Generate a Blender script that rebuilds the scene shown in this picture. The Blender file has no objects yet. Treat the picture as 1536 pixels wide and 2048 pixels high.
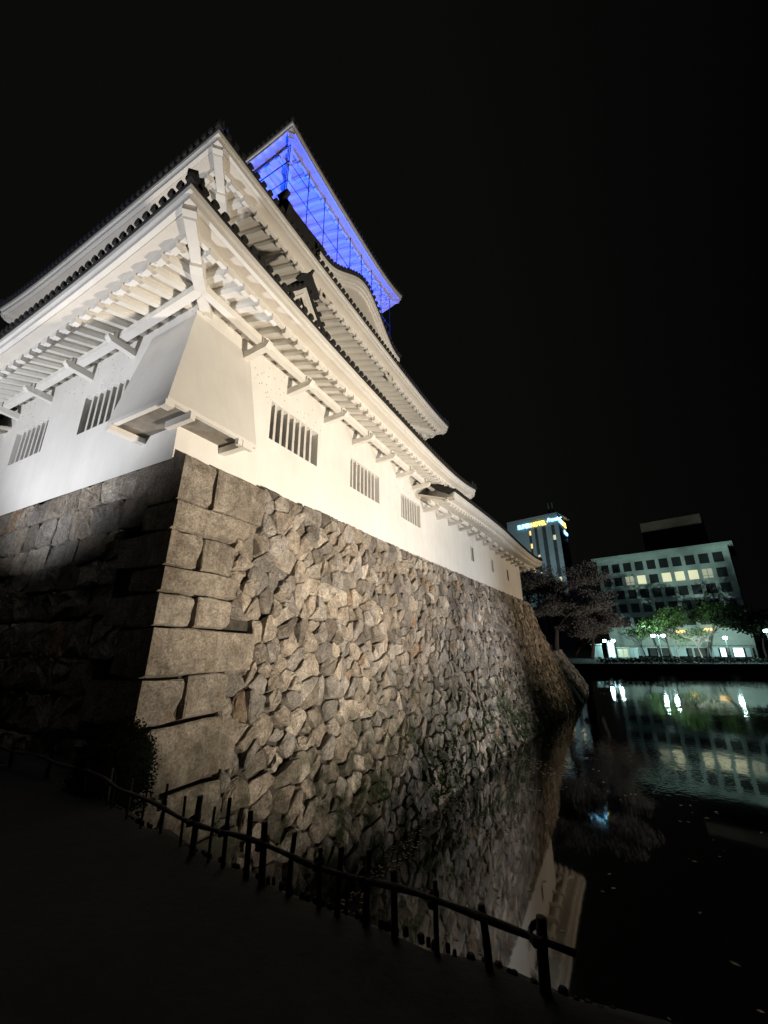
import bpy, bmesh, math, random
from mathutils import Vector, Matrix, noise
R = math.radians
random.seed(11)
sc = bpy.context.scene
C = sc.collection

# ------------------------------------------------------------------ camera
cam = bpy.data.cameras.new('camera'); co = bpy.data.objects.new('camera', cam); C.objects.link(co)
cam.sensor_fit = 'VERTICAL'; cam.sensor_height = 24.0; cam.lens = 24.0*797/2048
cam.clip_start = 0.05; cam.clip_end = 2000
co.matrix_world = Matrix(((0.88208662, 0.15655234, 0.44431358, 0),
                          (0.47094446, -0.26982719, -0.83988368, 0),
                          (-0.01159787, 0.95009718, -0.31173841, 0), (0, 0, 0, 1)))
sc.camera = co
# ------------------------------------------------------------------ world
w = bpy.data.worlds.new("World"); sc.world = w; w.use_nodes = True
nt = w.node_tree; nt.nodes.clear()
wo = nt.nodes.new('ShaderNodeOutputWorld'); bg = nt.nodes.new('ShaderNodeBackground')
tc = nt.nodes.new('ShaderNodeTexCoord'); sp = nt.nodes.new('ShaderNodeSeparateXYZ')
mr = nt.nodes.new('ShaderNodeMapRange'); mr.inputs['From Min'].default_value = -0.75; mr.inputs['From Max'].default_value = 0.45
cr = nt.nodes.new('ShaderNodeValToRGB')
cr.color_ramp.elements[0].color = (0.0042, 0.0042, 0.0036, 1)
cr.color_ramp.elements[1].color = (0.0009, 0.0008, 0.0014, 1)
e = cr.color_ramp.elements.new(0.55); e.color = (0.0040, 0.0042, 0.0034, 1)
nt.links.new(tc.outputs['Generated'], sp.inputs[0]); nt.links.new(sp.outputs['X'], mr.inputs['Value'])
nt.links.new(mr.outputs[0], cr.inputs[0]); nt.links.new(cr.outputs[0], bg.inputs[0])
bg.inputs[1].default_value = 0.8
nt.links.new(bg.outputs[0], wo.inputs[0])
sc.view_settings.view_transform = 'Standard'; sc.view_settings.look = 'None'
sc.view_settings.exposure = 0; sc.view_settings.gamma = 1
try: sc.cycles.sample_clamp_indirect = 3.0
except Exception: pass
# ------------------------------------------------------------------ floodlights
def lamp(name, kind, loc, energy, col, aim=None, angle=60, blend=.5, size=.15):
    l = bpy.data.lights.new(name, kind); l.energy = energy; l.color = col
    l.shadow_soft_size = size
    o = bpy.data.objects.new(name, l); C.objects.link(o); o.location = loc
    if kind == 'SPOT':
        l.spot_size = R(angle); l.spot_blend = blend
    if aim is not None:
        o.rotation_euler = (Vector(aim)-Vector(loc)).to_track_quat('-Z', 'Y').to_euler()
    return o
WARM = (1.0, .87, .70); WARM2 = (1.0, .79, .56); COOL = (1.0, .96, .92)
lamp('floodlight_near', 'SPOT', (6.5, 5.9, -3.7), 14500, WARM, (-6, 8.8, 4.1), 70, 1.0, .3)
lamp('floodlight_middle', 'SPOT', (8.5, 20, -3.5), 8600, COOL, (-6, 18.0, 1.6), 80, 1.0, .3)
lamp('floodlight_far', 'SPOT', (12, 33, -3.2), 5600, WARM2, (-5.6, 33, 4.4), 64, 1.0, .3)
lamp('floodlight_trees', 'SPOT', (16, 38, -3), 8500, (1.0, .90, .80), (-3, 49, 3.5), 62, 1.0, .3)
lamp('floodlight_left', 'SPOT', (-10.3, -2.7, -1.0), 3700, (.92, .94, 1.0), (-9.3, 3.72, 9.4), 78, .62, .15)
for i, (x, y) in enumerate(((-7.2, 7.0), (-7.0, 8.8), (-7.0, 11.0), (-7.2, 13.0), (-9.2, 6.9), (-11.5, 6.9))):
    lamp('balcony_light', 'POINT', (x, y, 13.2), 370 if i else 430, (.0, .055, 1.0), size=.2)

# ------------------------------------------------------------------ materials
def newmat(name):
    m = bpy.data.materials.new(name); m.use_nodes = True
    n = m.node_tree; return m, n, n.nodes['Principled BSDF']
def N(n, t, **k):
    x = n.nodes.new(t)
    for a, b in k.items(): setattr(x, a, b)
    return x
def ramp(n, src, stops):
    r = N(n, 'ShaderNodeValToRGB'); el = r.color_ramp.elements
    while len(el) < len(stops): el.new(.5)
    for i, (p, c) in enumerate(stops): el[i].position = p; el[i].color = (*c, 1) if len(c) == 3 else c
    n.links.new(src, r.inputs[0]); return r.outputs[0]
def noisetex(n, scale, detail=4, rough=.6, vec=None, dist=0):
    t = N(n, 'ShaderNodeTexNoise'); t.inputs['Scale'].default_value = scale
    t.inputs['Detail'].default_value = detail; t.inputs['Roughness'].default_value = rough
    t.inputs['Distortion'].default_value = dist
    if vec is not None: n.links.new(vec, t.inputs['Vector'])
    return t.outputs['Fac']
def objpos(n, scale=None):
    t = N(n, 'ShaderNodeNewGeometry')
    if scale is None: return t.outputs['Position']
    mp = N(n, 'ShaderNodeMapping'); mp.inputs['Scale'].default_value = scale
    n.links.new(t.outputs['Position'], mp.inputs['Vector']); return mp.outputs[0]
def mixc(n, f, a, b, mode='MIX'):
    m = N(n, 'ShaderNodeMix', data_type='RGBA', blend_type=mode)
    for i, v in ((0, f), (6, a), (7, b)):
        if hasattr(v, 'is_linked') or isinstance(v, bpy.types.NodeSocket): n.links.new(v, m.inputs[i])
        else: m.inputs[i].default_value = v if i == 0 else (*v, 1)
    return m.outputs[2]
def bump(n, b, h, strength, dist):
    x = N(n, 'ShaderNodeBump'); x.inputs['Strength'].default_value = strength; x.inputs['Distance'].default_value = dist
    n.links.new(h, x.inputs['Height']); n.links.new(x.outputs[0], b.inputs['Normal'])
def simple(name, col, rough=.7, var=.15, scale=6, bmp=.1, metal=0):
    m, n, b = newmat(name)
    f = noisetex(n, scale, 5, .65, objpos(n))
    lo = tuple(c*(1-var) for c in col); hi = tuple(min(1, c*(1+var)) for c in col)
    n.links.new(ramp(n, f, [(.3, lo), (.7, hi)]), b.inputs['Base Color'])
    b.inputs['Roughness'].default_value = rough; b.inputs['Metallic'].default_value = metal
    if bmp: bump(n, b, f, bmp, .02)
    return m
def emis(name, col, s):
    m, n, b = newmat(name)
    b.inputs['Base Color'].default_value = (*[c*.5 for c in col], 1)
    b.inputs['Emission Color'].default_value = (*col, 1); b.inputs['Emission Strength'].default_value = s
    return m
# plaster: warm white, faint streaks, a few dark specks (old stains)
def mk_plaster(name, base, specks):
    m, n, b = newmat(name)
    p = objpos(n)
    a = ramp(n, noisetex(n, .9, 6, .6, p), [(.3, tuple(c*.90 for c in base)), (.65, base)])
    st = ramp(n, noisetex(n, 3.0, 5, .7, objpos(n, (1.0, 1.0, .12))), [(.35, (.86, .83, .78)), (.6, (1, 1, 1))])
    c = mixc(n, .32, a, st, 'MULTIPLY')
    if specks:
        sx = N(n, 'ShaderNodeSeparateXYZ'); n.links.new(p, sx.inputs[0])
        v = N(n, 'ShaderNodeTexVoronoi'); v.inputs['Scale'].default_value = 9; n.links.new(p, v.inputs['Vector'])
        lt = N(n, 'ShaderNodeMath', operation='LESS_THAN'); n.links.new(v.outputs['Distance'], lt.inputs[0]); lt.inputs[1].default_value = .17
        g = N(n, 'ShaderNodeMath', operation='GREATER_THAN'); g.inputs[1].default_value = .51
        n.links.new(noisetex(n, .55, 2, .5, p), g.inputs[0])
        hz = N(n, 'ShaderNodeMapRange'); hz.inputs['From Min'].default_value = 4.9; hz.inputs['From Max'].default_value = 5.6
        n.links.new(sx.outputs['Z'], hz.inputs['Value'])
        m1 = N(n, 'ShaderNodeMath', operation='MULTIPLY'); n.links.new(lt.outputs[0], m1.inputs[0]); n.links.new(g.outputs[0], m1.inputs[1])
        m2 = N(n, 'ShaderNodeMath', operation='MULTIPLY'); n.links.new(m1.outputs[0], m2.inputs[0]); n.links.new(hz.outputs[0], m2.inputs[1])
        m3 = N(n, 'ShaderNodeMath', operation='MULTIPLY'); n.links.new(m2.outputs[0], m3.inputs[0]); m3.inputs[1].default_value = .6
        c = mixc(n, m3.outputs[0], c, (.16, .11, .07))
    n.links.new(c, b.inputs['Base Color']); b.inputs['Roughness'].default_value = .75
    bump(n, b, noisetex(n, 14, 4, .6, p), .12, .02)
    return m
M = {}
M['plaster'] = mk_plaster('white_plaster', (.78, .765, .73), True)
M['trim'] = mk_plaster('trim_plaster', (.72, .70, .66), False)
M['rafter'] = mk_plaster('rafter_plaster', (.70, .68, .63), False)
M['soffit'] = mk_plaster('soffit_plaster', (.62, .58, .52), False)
M['tile'] = simple('roof_tile', (.016, .015, .015), .85, .35, 9, .2)
M['dark'] = simple('dark_recess', (.022, .020, .018), .9, .3, 5, 0)
M['bar'] = simple('bar_paint', (.60, .58, .54), .7, .1, 6, .05)
M['wire'] = simple('wire', (.01, .012, .02), .6, .1)
M['wood'] = simple('fence_wood', (.030, .023, .017), .85, .5, 22, .4)
M['bamboo'] = simple('pale_bamboo', (.07, .057, .04), .7, .45, 18, .2)
M['moss'] = simple('moss', (.040, .055, .018), .95, .5, 14, .5)
M['concrete'] = simple('pale_concrete', (.36, .42, .39), .8, .14, .8, .05)
M['hotelw'] = simple('hotel_render', (.30, .33, .36), .8, .1, .4, .05)
M['glass'] = simple('dark_glass', (.012, .016, .016), .55, .2, 1, 0)
M['roofmetal'] = simple('roof_metal', (.14, .15, .15), .6, .2, 1, .05)
M['bark'] = simple('bark', (.055, .042, .034), .9, .4, 8, .5)
M['blossom'] = simple('cherry_leaf', (.118, .112, .102), .75, .4, 1.3, 0)
M['leafg'] = simple('green_leaf', (.060, .105, .028), .6, .4, 1.3, 0)
M['leafd'] = simple('bush_leaf', (.006, .010, .004), 1.0, .4, 3, 0)
M['leafd'].node_tree.nodes['Principled BSDF'].inputs['Specular IOR Level'].default_value = .08
M['metal'] = simple('pole_metal', (.10, .11, .11), .5, .2, 5, 0, .3)
M['lampcool'] = emis('street_lamp_glass', (.60, .95, 1.0), 45)
M['winwarm'] = emis('lit_window', (1.0, .95, .62), .62)
M['winwarm2'] = emis('dim_lit_window', (.85, .85, .62), .28)
M['winorange'] = emis('orange_window', (1.0, .62, .20), 1.6)
M['shopcool'] = emis('shop_light', (.55, .88, 1.0), 3.0)
M['shopdim'] = emis('shop_glow', (.30, .50, .50), .35)
M['signblue'] = emis('sign_blue', (.25, .68, 1.0), 5.0)
M['signyellow'] = emis('sign_yellow', (1.0, .70, .12), 4.0)
# stones
def mk_stone(name, moss):
    m, n, b = newmat(name)
    p = objpos(n)
    at = N(n, 'ShaderNodeVertexColor', layer_name='stone')
    f1 = noisetex(n, 5, 8, .72, p, .6); f2 = noisetex(n, 26, 8, .75, p)
    g = ramp(n, f1, [(.28, (.42, .40, .39)), (.48, (.88, .86, .84)), (.72, (1.28, 1.24, 1.18))])
    c = mixc(n, 1.0, at.outputs[0], g, 'MULTIPLY')
    g2 = ramp(n, f2, [(.34, (.36, .34, .32)), (.60, (1.2, 1.19, 1.17))])
    c = mixc(n, .8, c, g2, 'MULTIPLY')
    c = mixc(n, .45, c, ramp(n, noisetex(n, 75, 4, .8, p), [(.36, (.42, .41, .40)), (.6, (1.25, 1.25, 1.25))]), 'MULTIPLY')
    # veins / streaks
    wv = noisetex(n, 9, 5, .7, objpos(n, (1, .5, .16)), 1.2)
    c = mixc(n, .5, c, ramp(n, wv, [(.38, (.62, .56, .5)), (.55, (1.08, 1.08, 1.08))]), 'MULTIPLY')
    c = mixc(n, .8, c, ramp(n, noisetex(n, .8, 5, .7, p), [(.36, (.50, .48, .46)), (.58, (1.1, 1.1, 1.1))]), 'MULTIPLY')
    # rust
    ru = ramp(n, noisetex(n, 1.7, 4, .6, p), [(.62, (0, 0, 0)), (.72, (.55, .55, .55))])
    c = mixc(n, ru, c, (.24, .13, .055))
    if moss:
        sx = N(n, 'ShaderNodeSeparateXYZ'); n.links.new(p, sx.inputs[0])
        hz = N(n, 'ShaderNodeMapRange'); hz.inputs['From Min'].default_value = -.2; hz.inputs['From Max'].default_value = -3.2
        n.links.new(sx.outputs['Z'], hz.inputs['Value'])
        mo = ramp(n, noisetex(n, 1.3, 6, .75, p), [(.42, (0, 0, 0)), (.58, (1, 1, 1))])
        mm = N(n, 'ShaderNodeMath', operation='MULTIPLY'); n.links.new(hz.outputs[0], mm.inputs[0]); n.links.new(mo, mm.inputs[1])
        c = mixc(n, mm.outputs[0], c, (.032, .042, .014))
    n.links.new(c, b.inputs['Base Color']); b.inputs['Roughness'].default_value = .88
    ad = N(n, 'ShaderNodeMath', operation='ADD'); n.links.new(f1, ad.inputs[0]); n.links.new(f2, ad.inputs[1])
    bump(n, b, ad.outputs[0], 1.0, .07)
    return m
M['stone'] = mk_stone('wall_stone', True)
M['earth'] = simple('joint_earth', (.045, .039, .030), .95, .5, 10, .4)
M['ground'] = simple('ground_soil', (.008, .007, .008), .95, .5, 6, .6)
# water
m, n, b = newmat('moat_water')
b.inputs['Base Color'].default_value = (.0022, .0030, .0028, 1); b.inputs['Roughness'].default_value = .035
b.inputs['IOR'].default_value = 2.25
p = objpos(n)
w1 = noisetex(n, .9, 3, .55, objpos(n, (1, .55, 1)), .4); w2 = noisetex(n, 5.5, 2, .5, p, .2)
msk = ramp(n, noisetex(n, .09, 2, .5, p), [(.40, (.06, .06, .06)), (.62, (1, 1, 1))])
ad = N(n, 'ShaderNodeMath', operation='MULTIPLY_ADD'); n.links.new(w2, ad.inputs[0]); ad.inputs[1].default_value = .22; n.links.new(w1, ad.inputs[2])
mu = N(n, 'ShaderNodeMath', operation='MULTIPLY'); n.links.new(ad.outputs[0], mu.inputs[0]); n.links.new(msk, mu.inputs[1])
bump(n, b, mu.outputs[0], .30, .05)
M['water'] = m

# ------------------------------------------------------------------ mesh helpers
class MB:
    def __init__(s, mapf=None): s.v = []; s.f = []; s.col = []; s.mf = mapf
    def pt(s, p):
        s.v.append(tuple(s.mf(Vector(p))) if s.mf else tuple(p)); return len(s.v)-1
    def face(s, pts, c=None):
        s.f.append([s.pt(p) for p in pts]); s.col.append(c)
    def faces(s, ids, c=None): s.f.append(list(ids)); s.col.append(c)
    def box(s, lo, hi, c=None):
        x0, y0, z0 = lo; x1, y1, z1 = hi
        s.hexa([(x0, y0, z0), (x1, y0, z0), (x1, y1, z0), (x0, y1, z0), (x0, y0, z1), (x1, y0, z1), (x1, y1, z1), (x0, y1, z1)], c)
    def hexa(s, P, c=None):
        i = [s.pt(p) for p in P]
        for q in ((3, 2, 1, 0), (4, 5, 6, 7), (0, 1, 5, 4), (1, 2, 6, 5), (2, 3, 7, 6), (3, 0, 4, 7)):
            s.faces([i[k] for k in q], c)
    def loft(s, rings, caps=True, closed=True, c=None):
        ids = [[s.pt(p) for p in r] for r in rings]
        n = len(rings[0])
        for a, b in zip(ids, ids[1:]):
            for k in range(n if closed else n-1):
                s.faces([a[k], a[(k+1) % n], b[(k+1) % n], b[k]], c)
        if caps and closed:
            s.faces(ids[0][::-1], c); s.faces(ids[-1], c)
    def tube(s, pts, r, n=6, c=None):
        pts = [Vector(p) for p in pts]; rr = r if isinstance(r, (list, tuple)) else [r]*len(pts)
        rings = []
        for i, p in enumerate(pts):
            d = (pts[min(i+1, len(pts)-1)]-pts[max(i-1, 0)]).normalized()
            a = d.orthogonal().normalized() if abs(d.z) > .9 else d.cross(Vector((0, 0, 1))).normalized()
            b2 = d.cross(a)
            rings.append([p+(a*math.cos(t)+b2*math.sin(t))*rr[i] for t in [2*math.pi*k/n for k in range(n)]])
        s.loft(rings, c=c)
    def build(s, name, mat, parent=None, smooth=False, recalc=True):
        me = bpy.data.meshes.new(name); me.from_pydata(s.v, [], s.f)
        if recalc:
            bm = bmesh.new(); bm.from_mesh(me); bmesh.ops.recalc_face_normals(bm, faces=bm.faces); bm.to_mesh(me); bm.free()
        me.materials.append(mat)
        if any(c is not None for c in s.col):
            ca = me.color_attributes.new('stone', 'FLOAT_COLOR', 'CORNER'); li = 0
            for pl, c in zip(me.polygons, s.col):
                for k in range(pl.loop_total):
                    ca.data[pl.loop_start+k].color = (*(c or (.3, .27, .23)), 1)
        if smooth:
            for pl in me.polygons: pl.use_smooth = True
        o = bpy.data.objects.new(name, me); C.objects.link(o)
        if parent is not None: o.parent = parent; o.matrix_parent_inverse = parent_inv(parent)
        return o
def parent_inv(p):
    m = Matrix.Identity(4); q = p
    chain = []
    while q is not None: chain.append(q); q = q.parent
    for q in reversed(chain):
        m = m @ (q.matrix_parent_inverse if q.parent else Matrix.Identity(4)) @ q.matrix_basis
    return m.inverted()
def tag(o, label=None, cat=None, group=None, kind=None):
    if label: o['label'] = label
    if cat: o['category'] = cat
    if group: o['group'] = group
    if kind: o['kind'] = kind
    return o
def empty(name, loc, label, cat, group=None):
    o = bpy.data.objects.new(name, None); C.objects.link(o); o.location = loc; o.empty_display_size = .2
    return tag(o, label, cat, group)
def interp(t, x):
    if x <= t[0][0]: return t[0][1]
    for (a, b), (c, d) in zip(t, t[1:]):
        if x <= c: return b+(d-b)*(x-a)/(c-a)
    return t[-1][1]

WL = -4.74      # water level
GL = -1.40      # bank level near the camera
def bend(y): return 0.0 if y < 14 else .38*(y-14)/21
# ------------------------------------------------------------------ roofs
class Roof:
    """hipped skirt roof over a rectangular eave line"""
    def __init__(s, x0, x1, y0, y1, z, near, far, ovh, depth, slope=.5, mapf=None):
        s.x0, s.x1, s.y0, s.y1, s.z = x0, x1, y0, y1, z
        s.ln, s.lf, s.ovh, s.depth, s.slope, s.mf = near, far, ovh, depth, slope, mapf
        s.L = {'A': y1-y0, 'B': x1-x0, 'C': y1-y0, 'D': x1-x0}
    def lift(s, side, u):
        t = u/s.L[side]; a = s.ln if side in 'AB' else s.lf; b = s.lf
        if t < .5: return a*max(0, (.5-t)/.5)**3
        return b*max(0, (t-.5)/.5)**3
    def P(s, side, u, inw, dz):
        z = s.z+s.lift(side, u)*max(0, 1-max(inw, 0)/3.0)+dz
        if side == 'A': q = (s.x1-inw, s.y0+u, z)
        elif side == 'B': q = (s.x1-u, s.y0+inw, z)
        elif side == 'C': q = (s.x0+inw, s.y0+u, z)
        else: q = (s.x1-u, s.y1-inw, z)
        return q
def strip(mb, rf, side, prof, u0=None, u1=None, mitre=True, n=26):
    L = rf.L[side]; rings = []
    a0 = 0 if u0 is None else u0; a1 = L if u1 is None else u1
    for k in range(n+1):
        t = k/n; ring = []
        for inw, dz in prof:
            lo = a0+(inw if (mitre and u0 is None) else 0); hi = a1-(inw if (mitre and u1 is None) else 0)
            ring.append(rf.P(side, lo+(hi-lo)*t, inw, dz))
        rings.append(ring)
    mb.loft(rings)
def raf_prof(w, h):
    return [(-w/2, 0), (-w/2, -h*.55), (-w*.3, -h), (w*.3, -h), (w/2, -h*.55), (w/2, 0)]
SOF = .33
def sof(inw): return -.25+SOF*(inw-.36)
def eave(parent, rf, sides, u0=None, u1=None, beam=True, brackets=None, spac=.36, hips=True, tiles=True, deck_depth=None, rafw=.19, rafh=.14):
    mf = rf.mf
    dd = deck_depth or rf.depth
    for sd in sides:
        L = rf.L[sd]; a0 = u0.get(sd) if u0 else None; a1 = u1.get(sd) if u1 else None
        lo = a0 if a0 is not None else 0; hi = a1 if a1 is not None else L
        fb = MB(mf)
        strip(fb, rf, sd, [(0, 0), (0, -.105), (.07, -.115), (.07, 0)], a0, a1)
        strip(fb, rf, sd, [(.035, -.135), (.035, -.235), (.11, -.24), (.11, -.135)], a0, a1)
        fb.build('fascia', M['trim'], parent)
        kb = MB(mf)
        strip(kb, rf, sd, [(.33, -.23), (.33, -.33), (.41, -.33), (.41, -.23)], a0, a1)
        k = 0; nraf = int((hi-lo)/spac); kk = (hi-lo)/nraf
        rb = MB(mf)
        for k in range(1, nraf):
            u = lo+k*kk
            c0 = u if a0 is None else 9; c1 = (L-u) if a1 is None else 9
            mx = min(rf.ovh+.02, c0-.12, c1-.12)
            # tooth: plastered rafter end under the batten
            if min(c0, c1) > .45:
                kb.loft([[rf.P(sd, u+a*.9, .305, dz) for a, dz in ((-.08, -.3), (-.08, -.44), (.08, -.44), (.08, -.3))],
                         [rf.P(sd, u+a*.9, .40, dz) for a, dz in ((-.08, -.3), (-.08, -.44), (.08, -.44), (.08, -.3))]])
            if mx < .55: continue
            rings = []
            for inw in (.38, .5, (mx+.5)/2, mx):
                rings.append([rf.P(sd, u+a, inw, sof(inw)+b+.01) for a, b in raf_prof(rafw, rafh if inw > .4 else rafh*.8)])
            rb.loft(rings)
        kb.build('eave_batten', M['trim'], parent)
        rb.build('rafters', M['rafter'], parent, smooth=False)
        sb = MB(mf)
        strip(sb, rf, sd, [(.10, -.17), (.10, -.21), (.34, -.225), (.34, -.17)], a0, a1)
        strip(sb, rf, sd, [(.40, sof(.40)), (rf.ovh+.02, sof(rf.ovh)), (rf.ovh+.02, sof(rf.ovh)+.06), (.40, sof(.40)+.06)], a0, a1)
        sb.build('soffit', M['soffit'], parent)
        if beam:
            bb = MB(mf); bi = rf.ovh-.58
            t = sof(bi)-rafh+.02
            strip(bb, rf, sd, [(bi, t), (bi, t-.145), (bi+.15, t-.145), (bi+.16, t)], a0, a1)
            bb.build('eave_beam', M['trim'], parent)
            for ub in (brackets or {}).get(sd, ()):
                br = MB(mf); w_ = .068
                br.loft([[rf.P(sd, ub-w_, rf.ovh+.03, t-.15), rf.P(sd, ub+w_, rf.ovh+.03, t-.15), rf.P(sd, ub+w_, rf.ovh+.03, t-.33), rf.P(sd, ub-w_, rf.ovh+.03, t-.33)],
                         [rf.P(sd, ub-w_, bi-.10, t-.15), rf.P(sd, ub+w_, bi-.10, t-.15), rf.P(sd, ub+w_, bi-.10, t-.29), rf.P(sd, ub-w_, bi-.10, t-.29)],
                         [rf.P(sd, ub-w_, bi-.18, t-.15), rf.P(sd, ub+w_, bi-.18, t-.15), rf.P(sd, ub+w_, bi-.18, t-.21), rf.P(sd, ub-w_, bi-.18, t-.21)]])
                br.loft([[rf.P(sd, ub+a, bi-.05, t-.16+b) for a, b in ((-.085, 0), (.085, 0), (.085, .17), (-.085, .17))],
                         [rf.P(sd, ub+a, bi-.02, t-.16+b) for a, b in ((-.085, 0), (.085, 0), (.085, .17), (-.085, .17))]])
                br.build('bracket', M['trim'], parent)
        if tiles:
            db = MB(mf)
            def top(inw): return .055+rf.slope*inw+.03*inw*inw
            pr = [(-.02, .003), (-.02, .055), (dd*.33, top(dd*.33)), (dd*.66, top(dd*.66)), (dd, top(dd)), (dd, top(dd)-.12), (.3, -.02), (.08, .003)]
            strip(db, rf, sd, pr, a0, a1)
            nt_ = int((hi-lo)/.20); st = (hi-lo)/nt_
            for k in range(nt_+1):
                u = lo+k*st
                c0 = u if a0 is None else 99; c1 = (L-u) if a1 is None else 99
                mx = min(dd, c0, c1)
                r = .052
                arc = [(math.cos(q)*r, math.sin(q)*r) for q in [math.pi*j/4 for j in range(5)]]
                rings = [[rf.P(sd, u+a, inw, top(max(inw, 0))+b) for a, b in arc] for inw in (-.03, max(.02, mx*.5), max(.04, mx))]
                db.loft(rings)
                # round eave cap
                cap = [(math.cos(q)*.068, math.sin(q)*.068+.022) for q in [2*math.pi*j/8 for j in range(8)]]
                db.loft([[rf.P(sd, u+a, -.065, .055+b) for a, b in cap], [rf.P(sd, u+a, -.015, .055+b) for a, b in cap]])
            db.build('roof_tiles', M['tile'], parent)
    if hips:
        cs = {'AB': lambda q, dz: rf.P('A', q, q, dz), 'AD': lambda q, dz: rf.P('A', rf.L['A']-q, q, dz), 'BC': lambda q, dz: rf.P('B', rf.L['B']-q, q, dz)}
        for key in hips if isinstance(hips, (list, tuple)) else ['AB', 'AD', 'BC']:
            f = cs[key]; hb = MB(mf)
            c0 = Vector(f(0, 0)); c1 = Vector(f(1, 0)); d = (c1-c0); d.z = 0; d.normalize(); sdv = Vector((-d.y, d.x, 0))
            def ring(q, t, bt, w_):
                p = Vector(f(q, 0)); return [p+sdv*w_+Vector((0, 0, t)), p-sdv*w_+Vector((0, 0, t)), p-sdv*w_+Vector((0, 0, bt)), p+sdv*w_+Vector((0, 0, bt))]
            hb.loft([ring(.10, -.2, -.34, .10), ring(.16, -.2, -.37, .10), ring(.17, -.2, -.40, .085), ring(.72, -.1, -.33, .085)])
            hb.loft([ring(.70, -.1, -.40, .10), ring(.80, -.05, -.42, .10), ring(rf.ovh+.1, sof(rf.ovh), -.12, .10)])
            hb.build('hip_rafter', M['trim'], parent)
            if tiles:
                rb = MB(mf)
                def tp(q): return .05+rf.slope*q+.03*q*q
                rb.loft([[Vector(f(q, 0))+sdv*a+Vector((0, 0, tp(q)+b)) for a, b in ((-.11, 0), (-.10, .16), (-.05, .24), (.05, .24), (.10, .16), (.11, 0))] for q in (.22, dd*.5, dd)])
                rb.loft([[Vector(f(q, 0))+sdv*a+Vector((0, 0, tp(q)+b)) for a, b in ((-.09, -.03), (-.12, .30), (-.04, .27), (.04, .27), (.12, .30), (.09, -.03))] for q in (.10, .17)])
                rb.loft([[Vector(f(q, 0))+sdv*a+Vector((0, 0, tp(q)+b)) for a, b in ((-.07, -.03), (-.07, .22), (.07, .22), (.07, -.03))] for q in (-.02, .12)])
                rb.build('corner_ridge', M['tile'], parent)

# walls with rectangular openings
def wall_panel(mb, PF, ur, zr, holes, thick=.28, step=2.0):
    us = sorted(set([ur[0], ur[1]]+[h[0] for h in holes]+[h[1] for h in holes]))
    full = []
    for a, b in zip(us, us[1:]):
        k = max(1, int(math.ceil((b-a)/step)))
        full += [a+(b-a)*i/k for i in range(k)]
    full.append(us[-1])
    zs = sorted(set([zr[0], zr[1]]+[h[2] for h in holes]+[h[3] for h in holes]))
    for a, b in zip(full, full[1:]):
        for c, d in zip(zs, zs[1:]):
            m_ = ((a+b)/2, (c+d)/2)
            if any(h[0] < m_[0] < h[1] and h[2] < m_[1] < h[3] for h in holes): continue
            mb.face([PF(a, 0, c), PF(b, 0, c), PF(b, 0, d), PF(a, 0, d)])
    for h in holes:
        u0, u1, z0, z1 = h
        q = [(u0, z0), (u1, z0), (u1, z1), (u0, z1)]
        for i in range(4):
            (a, b), (c, d) = q[i], q[(i+1) % 4]
            mb.face([PF(a, 0, b), PF(c, 0, d), PF(c, -thick, d), PF(a, -thick, b)])
def barred_window(parent, PF, h, nb, thick=.28, bw=.075, skip=()):
    u0, u1, z0, z1 = h
    wb = MB(); wb.face([PF(u0-.02, -thick+.01, z0-.02), PF(u1+.02, -thick+.01, z0-.02), PF(u1+.02, -thick+.01, z1+.02), PF(u0-.02, -thick+.01, z1+.02)])
    wb.face([PF(u0-.02, -thick-.04, z0-.02), PF(u1+.02, -thick-.04, z0-.02), PF(u1+.02, -thick-.04, z1+.02), PF(u0-.02, -thick-.04, z1+.02)])
    win = wb.build('window', M['dark'], parent)
    for k in range(nb):
        uc = u0+(u1-u0)*(k+1)/(nb+1)-.02
        b_ = MB(); b_.hexa([PF(uc-bw/2, -.17, z0), PF(uc+bw/2, -.17, z0), PF(uc+bw/2, -.05, z0), PF(uc-bw/2, -.05, z0),
                            PF(uc-bw/2, -.17, z1), PF(uc+bw/2, -.17, z1), PF(uc+bw/2, -.05, z1), PF(uc-bw/2, -.05, z1)])
        b_.build('bar', M['bar'], win)
def PA(u, o, z): return (-6+bend(u)+o, u, z)
def PB(u, o, z): return (u, 3.72-o, z)

# ================================================================== castle tower
tower = empty('castle_tower', (-10.2, 9.9, 3.0), 'white plastered three-tiered castle tower with dark tiled roofs and blue lit top', 'castle')
winA = [(5.85, 7.61, 4.40, 5.37), (9.22, 11.02, 4.40, 5.37), (12.7, 14.5, 4.40, 5.37)]
mb = MB(); wall_panel(mb, PA, (3.72, 16.2), (3.02, 6.60), winA)
winB = [(-9.60, -7.90, 4.42, 5.37), (-12.9, -11.2, 4.42, 5.37)]
wall_panel(mb, PB, (-14.4, -6.0), (3.0, 6.60), winB)
mb.face([(-14.4, 3.72, 3), (-14.4, 16.2, 3), (-14.4, 16.2, 6.6), (-14.4, 3.72, 6.6)])
mb.face([PA(16.2, 0, 3), (-14.4, 16.2, 3), (-14.4, 16.2, 6.6), PA(16.2, 0, 6.6)])
mb.build('wall', M['plaster'], tower)
for h in winA: barred_window(tower, PA, h, 7)
for h in winB: barred_window(tower, PB, h, 6)
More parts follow.
